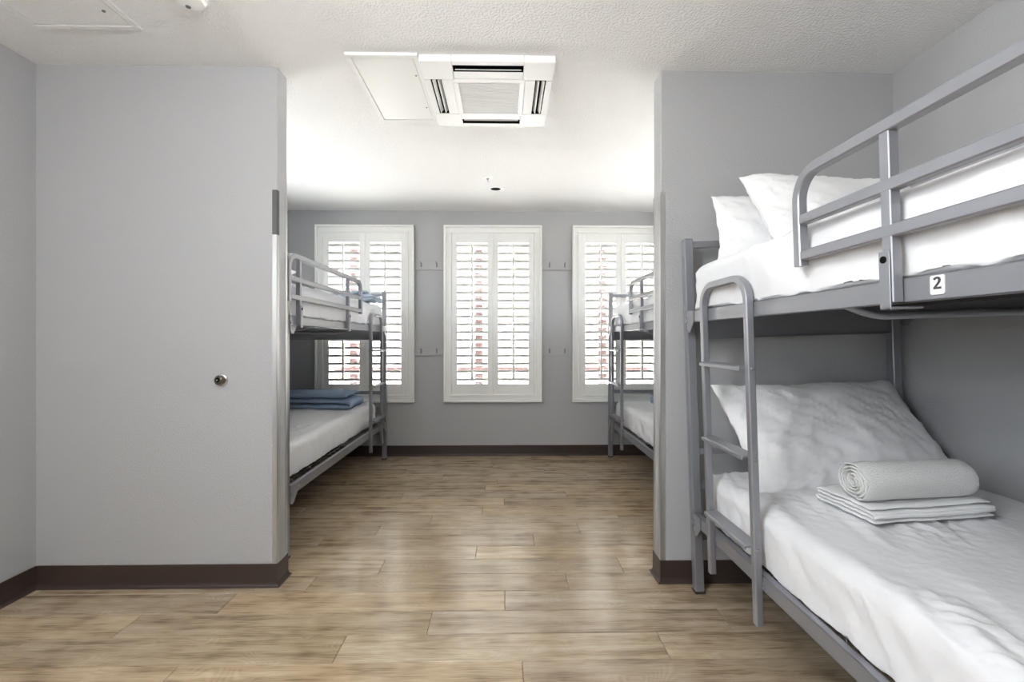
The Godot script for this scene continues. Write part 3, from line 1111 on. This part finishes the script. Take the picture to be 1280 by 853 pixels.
	# sprung wire decks
	for lv in [0.375, 1.285]:
		var b := MB.new()
		var y: float = lv - 0.010
		for k in 15:
			var x := 0.075 + (BW - 0.15) * k / 14.0
			b.box(Vector3(s * x, y, BL * 0.5), Vector3(0.003, 0.003, BL - 0.16), 0.0)
		for k in 24:
			var z := 0.09 + (BL - 0.18) * k / 23.0
			b.box(Vector3(s * BW * 0.5, y + 0.003, z), Vector3(BW - 0.15, 0.003, 0.003), 0.0)
			# coil to each side rail
			for side in [0, 1]:
				var pts := PackedVector3Array()
				var xa := 0.010 if side == 0 else BW - 0.010
				var xb := 0.075 if side == 0 else BW - 0.075
				for c in 33:
					var f := c / 32.0
					pts.append(Vector3(s * lerpf(xa, xb, f), y + 0.003 + 0.006 * sin(f * 30.0), z + 0.008 * sin(f * 19.0) + 0.012 * sin(f * 6.3)))
				b.sweep(pts, Vector3(0.1, 0, 1), ring(0.0018, 4), false, false)
		var dk := put("spring_deck", b, M.wire, t, "silvery wire mesh with coil springs")
		dk.set_meta("kind", "stuff")
	# bent braces under the upper deck
	for z in [0.97, 1.70]:
		var b := MB.new()
		b.sweep(rounded([Vector3(s * 0.02, 1.243, z), Vector3(s * 0.09, 1.214, z), Vector3(s * (BW - 0.09), 1.214, z), Vector3(s * (BW - 0.02), 1.243, z)], 0.06), Vector3(0, 0, 1), ring(0.010, 12), true)
		put("cross_brace", b, st, t)
	# ladder: one bent tube with three treads
	var la := Node3D.new()
	la.name = "ladder"
	t.add_child(la)
	var xo := s * -0.0135
	var b1 := MB.new()
	b1.sweep(rounded([Vector3(xo, 0.205, 0.2445), Vector3(xo, 1.372, 0.2445), Vector3(xo, 1.372, 0.5815), Vector3(xo, 0.205, 0.5815)], 0.085, 9), Vector3(1, 0, 0), rect(0.025, 0.025, 0.003))
	put("stiles", b1, st, la)
	for y in [1.065, 0.763, 0.46]:
		var r := MB.new()
		r.box(Vector3(s * -0.0165, y, 0.413), Vector3(0.056, 0.010, 0.312), 0.003)
		r.box(Vector3(s * -0.0425, y - 0.004, 0.413), Vector3(0.006, 0.014, 0.312), 0.002)
		r.box(Vector3(s * -0.0135, y - 0.002, 0.413), Vector3(0.012, 0.010, 0.372), 0.002)
		put("tread", r, st, la)
	for hz in [0.2445, 0.5815]:
		var hk := MB.new()
		hk.box(Vector3(s * 0.004, 1.292, hz), Vector3(0.036, 0.005, 0.02), 0.001)
		hk.box(Vector3(s * -0.002, 0.335, hz + 0.016), Vector3(0.006, 0.012, 0.008), 0.002)
		put("ladder_hook", hk, st, la)
	# guard rail
	var gr := Node3D.new()
	gr.name = "guard_rail"
	t.add_child(gr)
	var z0 := 0.858
	var z1 := 2.05
	var g := MB.new()
	g.sweep(rounded([Vector3(xo, 1.359, z0), Vector3(xo, 1.607, z0), Vector3(xo, 1.607, z1), Vector3(xo, 1.359, z1)], 0.075, 9), Vector3(1, 0, 0), rect(0.026, 0.028, 0.003))
	put("hoop", g, st, gr)
	for y in [1.482, 1.386]:
		g = MB.new()
		g.span(Vector3(xo - 0.012, y - 0.0135, z0 + 0.012), Vector3(xo + 0.012, y + 0.0135, z1 - 0.012), 0.003)
		put("bar", g, st, gr)
	for z in [1.147, 1.925]:
		g = MB.new()
		g.span(Vector3(xo - 0.0115, 1.236, z - 0.0125), Vector3(xo + 0.0115, 1.594, z + 0.0125), 0.002)
		put("upright", g, st, gr)
		# clamp: plate on the aisle side, foot under the rail
		g = MB.new()
		g.span(Vector3(xo - s * 0.0125, 1.222, z - 0.017), Vector3(xo - s * 0.0155, 1.345, z + 0.010), 0.001)
		g.span(Vector3(xo - s * 0.0155, 1.222, z - 0.017), Vector3(xo + s * 0.055, 1.227, z + 0.010), 0.001)
		put("clamp", g, st, gr)
		g = MB.new()
		g.lathe(Vector3(xo - s * 0.0155, 1.327, z - 0.004), Vector3(-s, 0, 0), PackedVector2Array([Vector2(0.0075, 0.0), Vector2(0.0075, 0.002), Vector2(0.005, 0.003), Vector2(0.004, 0.001), Vector2(0.0, 0.001)]), 16)
		put("screw", g, M.dark, gr)
	if plate:
		var np := Node3D.new()
		np.name = "number_plate"
		t.add_child(np)
		np.set_meta("label", "small white plate with the number 2")
		np.position = Vector3(-0.0005, 1.263, 1.232)
		g = MB.new()
		var outline := PackedVector2Array()
		for c in [[1, 1, 0.0], [-1, 1, PI * 0.5], [-1, -1, PI], [1, -1, PI * 1.5]]:
			for k in 5:
				var a: float = c[2] + PI * 0.5 * k / 4.0
				outline.append(Vector2(c[0] * 0.0105 + 0.004 * cos(a), c[1] * 0.0145 + 0.004 * sin(a)))
		g.sweep(PackedVector3Array([Vector3(0.0003, 0, 0), Vector3(-0.002, 0, 0)]), Vector3(0, 0, 1), outline)
		put("plate", g, M.plate, np)
		var tm := TextMesh.new()
		tm.text = "2"
		var fo := SystemFont.new()
		fo.font_names = PackedStringArray(["Droid Sans"])
		fo.font_weight = 700
		tm.font = fo
		tm.font_size = 64
		tm.pixel_size = 0.00050
		tm.depth = 0.0006
		var d := put_mesh("numeral", tm, M.ink, np)
		d.rotation_degrees.y = -90.0
		d.position = Vector3(-0.0023, 0.003, 0)
	return t

const NEAR_AT := Vector3(0.8715, 0, -2.084)
const LEFT_AT := Vector3(-1.137, 0, -4.43)
const RIGHT_AT := Vector3(1.03, 0, -4.48)
const LEAN := 1.9

func build_bunks() -> void:
	bunk(NEAR_AT, 1.0, LEAN, "large grey steel bunk bed nearest the camera with number plate", true)
	bunk(LEFT_AT, -1.0, 0.0, "grey steel bunk bed seen past the partition with the lock", false)
	bunk(RIGHT_AT, 1.0, 0.0, "grey steel bunk bed mostly hidden behind the partition on the right", false)

# ---------------------------------------------------------------- bedding
func noise(seed_: int, freq: float, oct := 3) -> FastNoiseLite:
	var nz := FastNoiseLite.new()
	nz.seed = seed_
	nz.noise_type = FastNoiseLite.TYPE_SIMPLEX_SMOOTH
	nz.frequency = freq
	nz.fractal_octaves = oct
	return nz

func mattress(place: Transform3D, s: float, u0: float, u1: float, w0: float, w1: float, y0: float, y1: float, step: float, sd: int, label: String) -> void:
	var t := thing("mattress", label, "mattress", Vector3.ZERO, "made-up mattresses on the bunks")
	var size := Vector3(u1 - u0, y1 - y0, w1 - w0)
	t.transform = place * Transform3D(Basis(), Vector3(s * (u0 + u1) * 0.5, (y0 + y1) * 0.5, (w0 + w1) * 0.5))
	var n1 := noise(sd, 1.0, 4)
	var n2 := noise(sd + 1, 1.0, 2)
	var h := size * 0.5
	var bump := func(p: Vector3, d: Vector3) -> Vector3:
		var q := p
		# long tension creases along the bed on top, short slanting ones down the sides
		var a := n1.get_noise_2d((q.x * 10.0 + q.z * 2.6), q.z * 1.3 - q.x * 0.8)
		var crease := (1.0 - absf(a) * 4.0) * clampf(0.55 + 1.6 * n2.get_noise_2d(q.x * 2.0 + 5.0, q.z * 1.5), 0.0, 1.0)
		var topd := 0.0
		if d.y > 0.2:
			topd = 0.013 * maxf(crease, 0.0) * d.y + 0.004 * n2.get_noise_2d(q.x * 3.0, q.z * 2.0)
		var sd1 := 0.0
		if absf(d.y) < 0.98:
			var along := q.z if absf(d.x) > absf(d.z) else q.x
			var b := n1.get_noise_2d(along * 9.0 + q.y * 7.0, q.y * 5.0 + along * 2.0)
			var c := n2.get_noise_2d(along * 4.0, q.y * 3.0 + 7.0)
			sd1 = (0.0065 * maxf(1.0 - absf(b) * 2.4, 0.0) + 0.009 * c) * (1.0 - absf(d.y))
		var out := d * (topd + sd1)
		# a slight barrel to the side and a crown to the top
		if d.y > -0.5:
			out.y += 0.006 * (1.0 - (q.x / h.x) * (q.x / h.x)) * maxf(d.y, 0.0)
		# the lower edge stays square
		if d.y < 0.0 and d.y > -0.999:
			out += Vector3(signf(d.x) * (1.0 - absf(d.x)) if absf(d.x) > 0.01 else 0.0, -(1.0 + d.y), signf(d.z) * (1.0 - absf(d.z)) if absf(d.z) > 0.01 else 0.0) * 0.05 * 0.75
		# the hem is tucked in under the edge, unevenly
		if d.y < -0.3:
			out += Vector3(0, 0.010 * n2.get_noise_2d(q.z * 6.0, q.x * 6.0 + 3.0), 0) * (1.0 if d.y > -0.95 else 0.0)
		return out
	var b := MB.new()
	b.soft(size, 0.05, step, bump)
	put("fitted_sheet", b, M.sheet, t)
	b = MB.new()
	b.span(Vector3(-h.x + 0.045, -h.y - 0.004, -h.z + 0.045), Vector3(h.x - 0.045, -h.y + 0.03, h.z - 0.045), 0.01)
	put("underside", b, M.ticking, t, "black ticking under the sheet")

# a pillow lying in its own xy plane, z is its thickness
func pillow_mesh(w: float, hgt: float, thick: float, sd: int, nu := 64, nv := 44) -> ArrayMesh:
	var n1 := noise(sd, 1.0, 4)
	var n2 := noise(sd + 5, 1.0, 3)
	var b := MB.new()
	for side in [1.0, -1.0]:
		var p := PackedVector3Array()
		for i in nu:
			for j in nv:
				var u := -1.0 + 2.0 * i / (nu - 1)
				var v := -1.0 + 2.0 * j / (nv - 1)
				# finer towards the rim
				var uu := sin(u * PI * 0.5) * 0.5 + u * 0.5
				var vv := sin(v * PI * 0.5) * 0.5 + v * 0.5
				var pull_x := 1.0 - 0.055 * (1.0 - vv * vv)
				var pull_y := 1.0 - 0.07 * (1.0 - uu * uu)
				var x := uu * w * 0.5 * pull_x
				var y := vv * hgt * 0.5 * pull_y
				var rim := pow(maxf(1.0 - pow(absf(uu), 3.0), 0.0), 0.55) * pow(maxf(1.0 - pow(absf(vv), 3.0), 0.0), 0.55)
				var z := thick * 0.5 * rim
				var edge := clampf(rim * 2.5, 0.0, 1.0)
				var a := n1.get_noise_2d(x * 7.0 + y * 4.0, y * 5.0 - x * 3.0 + side * 9.0)
				z += edge * (0.005 * maxf(1.0 - absf(a) * 5.0, 0.0) + 0.014 * n2.get_noise_2d(x * 4.0, y * 4.0 + side * 5.0))
				x += 0.008 * n2.get_noise_2d(y * 9.0, side * 0.0 + 3.0) * absf(uu)
				y += 0.008 * n2.get_noise_2d(x * 9.0, 8.0) * absf(vv)
				p.append(Vector3(x, y, z * side + 0.004 * n2.get_noise_2d(x * 12.0, y * 12.0)))
		b.grid(p, nu, nv, Vector3.ZERO)
	return b.mesh()

func pillow(place: Transform3D, label: String, w: float, hgt: float, thick: float, sd: int) -> void:
	var o := put_mesh("pillow", pillow_mesh(w, hgt, thick, sd), M.linen)
	o.transform = place
	tag(o, label, "pillow", "white pillows")

# a strip of cloth seen from its edge (path in x, y) with thickness th, drawn out to length ln along z
func cloth_fold(path: PackedVector2Array, th: float, ln: float, seg: int, sd: int, rough: float, sag := 0.0) -> MB:
	var nz := noise(sd, 1.0, 3)
	var m := path.size()
	var b := MB.new()
	var sides := []
	for sg in [1.0, -1.0]:
		var p := PackedVector3Array()
		for i in m:
			var tg := (path[mini(i + 1, m - 1)] - path[maxi(i - 1, 0)]).normalized()
			var nr := Vector2(-tg.y, tg.x)
			var k := th * 0.5
			if i == 0 or i == m - 1:
				k *= 0.3
			for j in seg:
				var f := float(j) / (seg - 1)
				var z := (f - 0.5) * ln
				var ends := pow(absf(f - 0.5) * 2.0, 6.0)
				var q: Vector2 = path[i] + nr * sg * k * (1.0 - 0.5 * ends)
				var a := nz.get_noise_3d(q.x * 9.0, q.y * 9.0, z * 7.0)
				var c := nz.get_noise_3d(q.x * 9.0 + 40.0, q.y * 9.0, z * 7.0)
				p.append(Vector3(q.x + rough * a, q.y + rough * c * 0.7 - sag * ends, z + rough * 1.2 * nz.get_noise_2d(i * 0.6, f * 2.0 + 9.0)))
		sides.append(p)
	# shared grid: up one side, down the other
	var pos := PackedVector3Array()
	pos.append_array(sides[0])
	var back: PackedVector3Array = sides[1]
	for i in m:
		for j in seg:
			pos.append(back[(m - 1 - i) * seg + j])
	var rows := 2 * m
	var tris := PackedInt32Array()
	for i in rows:
		var i2 := (i + 1) % rows
		for j in seg - 1:
			var a := i * seg + j
			var c := i2 * seg + j
			tris.append_array([a, a + 1, c + 1, a, c + 1, c])
	# the two edges
	for j in [0, seg - 1]:
		for i in m - 1:
			var a: int = i * seg + j
			var c: int = (i + 1) * seg + j
			var d: int = (rows - 1 - i) * seg + j
			var e: int = (rows - 2 - i) * seg + j
			if j == 0:
				tris.append_array([a, c, e, a, e, d])
			else:
				tris.append_array([a, e, c, a, d, e])
	b.weld(pos, tris)
	return b

# layers laid to and fro: returns the path of a folded blanket, w wide, count layers, each dy above the last
func zigzag(w: float, count: int, dy: float, jitter: float, rng: RandomNumberGenerator) -> PackedVector2Array:
	var o := PackedVector2Array()
	for k in count:
		var y := dy * (k + 0.5)
		var right := k % 2 == 0
		var xa := (-w * 0.5 if right else w * 0.5)
		var xb := -xa + rng.randf_range(-jitter, jitter)
		for q in 22:
			var f := q / 21.0
			o.append(Vector2(lerpf(xa, xb, f), y + 0.12 * dy * sin(f * PI)))
		if k < count - 1:
			for q in range(1, 7):
				var a := PI * q / 7.0
				o.append(Vector2(xb + (1.0 if right else -1.0) * dy * 0.55 * sin(a), y + dy * 0.5 * (1.0 - cos(a))))
	return o

func build_bedding() -> void:
	var near := Transform3D(Basis(Vector3(0, 0, 1), deg_to_rad(LEAN)), NEAR_AT)
	var left := Transform3D(Basis(), LEFT_AT)
	var right := Transform3D(Basis(), RIGHT_AT)
	mattress(near, 1.0, 0.024, BW - 0.030, 0.10, BL - 0.06, 0.378, 0.572, 0.013, 31, "white sheeted mattress on the lower bunk nearest the camera, towels on it")
	mattress(near, 1.0, 0.012, BW - 0.030, 0.10, BL - 0.06, 1.288, 1.482, 0.016, 41, "white sheeted mattress on the upper bunk nearest the camera")
	mattress(left, -1.0, 0.075, BW - 0.030, 0.10, BL - 0.06, 0.378, 0.566, 0.02, 51, "white sheeted mattress on the lower far bunk at the left, blue blanket on it")
	mattress(left, -1.0, 0.014, BW - 0.030, 0.10, BL - 0.06, 1.288, 1.475, 0.02, 61, "white sheeted mattress on the upper far bunk at the left")
	mattress(right, 1.0, 0.050, BW - 0.030, 0.10, BL - 0.06, 0.378, 0.566, 0.025, 71, "white sheeted mattress on the lower far bunk at the right")
	mattress(right, 1.0, 0.014, BW - 0.030, 0.10, BL - 0.06, 1.288, 1.475, 0.025, 81, "white sheeted mattress on the upper far bunk at the right")
	# pillows of the near bunk
	pillow(Transform3D(Basis.from_euler(Vector3(deg_to_rad(-42), deg_to_rad(2), deg_to_rad(1.5))), Vector3(1.375, 0.768, -1.885)), "large white pillow propped up on the lower bunk behind the towels", 0.86, 0.52, 0.17, 5)
	pillow(Transform3D(Basis.from_euler(Vector3(deg_to_rad(-38), deg_to_rad(3), deg_to_rad(-3))), Vector3(1.32, 1.635, -1.72)), "white pillow on the upper bunk, front one of two", 0.72, 0.46, 0.17, 6)
	pillow(Transform3D(Basis.from_euler(Vector3(deg_to_rad(-32), deg_to_rad(-2), deg_to_rad(-9))), Vector3(1.25, 1.585, -1.90)), "white pillow on the upper bunk, tucked behind the other one", 0.70, 0.44, 0.16, 7)
	pillow(Transform3D(Basis.from_euler(Vector3(deg_to_rad(-80), 0, deg_to_rad(4))), Vector3(-1.62, 1.545, -2.66)), "white pillow on the upper far bunk at the left", 0.66, 0.42, 0.15, 8)
	# folded sheet and rolled towel on the near lower bunk
	var rng := RandomNumberGenerator.new()
	rng.seed = 5
	var ytop := 0.605
	var fs := thing("folded_sheet", "flat folded white sheet under the rolled towel", "sheet", Vector3(1.30, ytop, -1.465))
	fs.rotation_degrees = Vector3(0, 4, 1.9)
	var fb := cloth_fold(zigzag(0.225, 4, 0.0125, 0.012, rng), 0.0105, 0.40, 26, 91, 0.006)
	var fo := put("folds", fb, M.linen, fs)
	fo.rotation_degrees.y = 90.0
	var rt := thing("rolled_towel", "rolled white terry towel on a folded sheet", "towel", Vector3(1.285, ytop + 0.054, -1.43))
	rt.rotation_degrees = Vector3(0, 3, 1.0)
	var sp := PackedVector2Array()
	var turns := 4.6
	var cnt := 150
	for k in cnt:
		var f := float(k) / (cnt - 1)
		var a := TAU * turns * f + 0.9
		var r := 0.010 + 0.048 * f
		var px := r * cos(a) * 1.12
		var py := r * sin(a)
		py = maxf(py, -0.050)
		sp.append(Vector2(px, py + 0.054))
	var tb := cloth_fold(sp, 0.0095, 0.36, 30, 92, 0.005)
	var to := put("roll", tb, M.terry, rt)
	to.rotation_degrees.y = 90.0
	# blue blankets on the far bunks
	var bl := thing("folded_blanket", "slate blue folded blanket on the lower far bunk at the left", "blanket", Vector3(-1.62, 0.574, -3.98), "blankets on the far bunks")
	put("folds", cloth_fold(zigzag(0.58, 3, 0.046, 0.03, rng), 0.041, 0.34, 18, 93, 0.012, 0.01), M.blue, bl)
	var br := thing("folded_blanket", "slate blue folded blanket on the lower far bunk at the right", "blanket", Vector3(1.57, 0.574, -3.90), "blankets on the far bunks")
	var bro := put("folds", cloth_fold(zigzag(0.50, 3, 0.040, 0.03, rng), 0.036, 0.34, 18, 94, 0.012, 0.01), M.blue, br)
	bro.rotation_degrees.y = 180.0
	var bu := thing("crumpled_towel", "pale blue crumpled towel on the upper far bunk at the left", "towel", Vector3(-1.27, 1.485, -4.02))
	put("folds", cloth_fold(zigzag(0.20, 3, 0.032, 0.04, rng), 0.024, 0.26, 18, 95, 0.035, 0.0), M.pale_blue, bu)
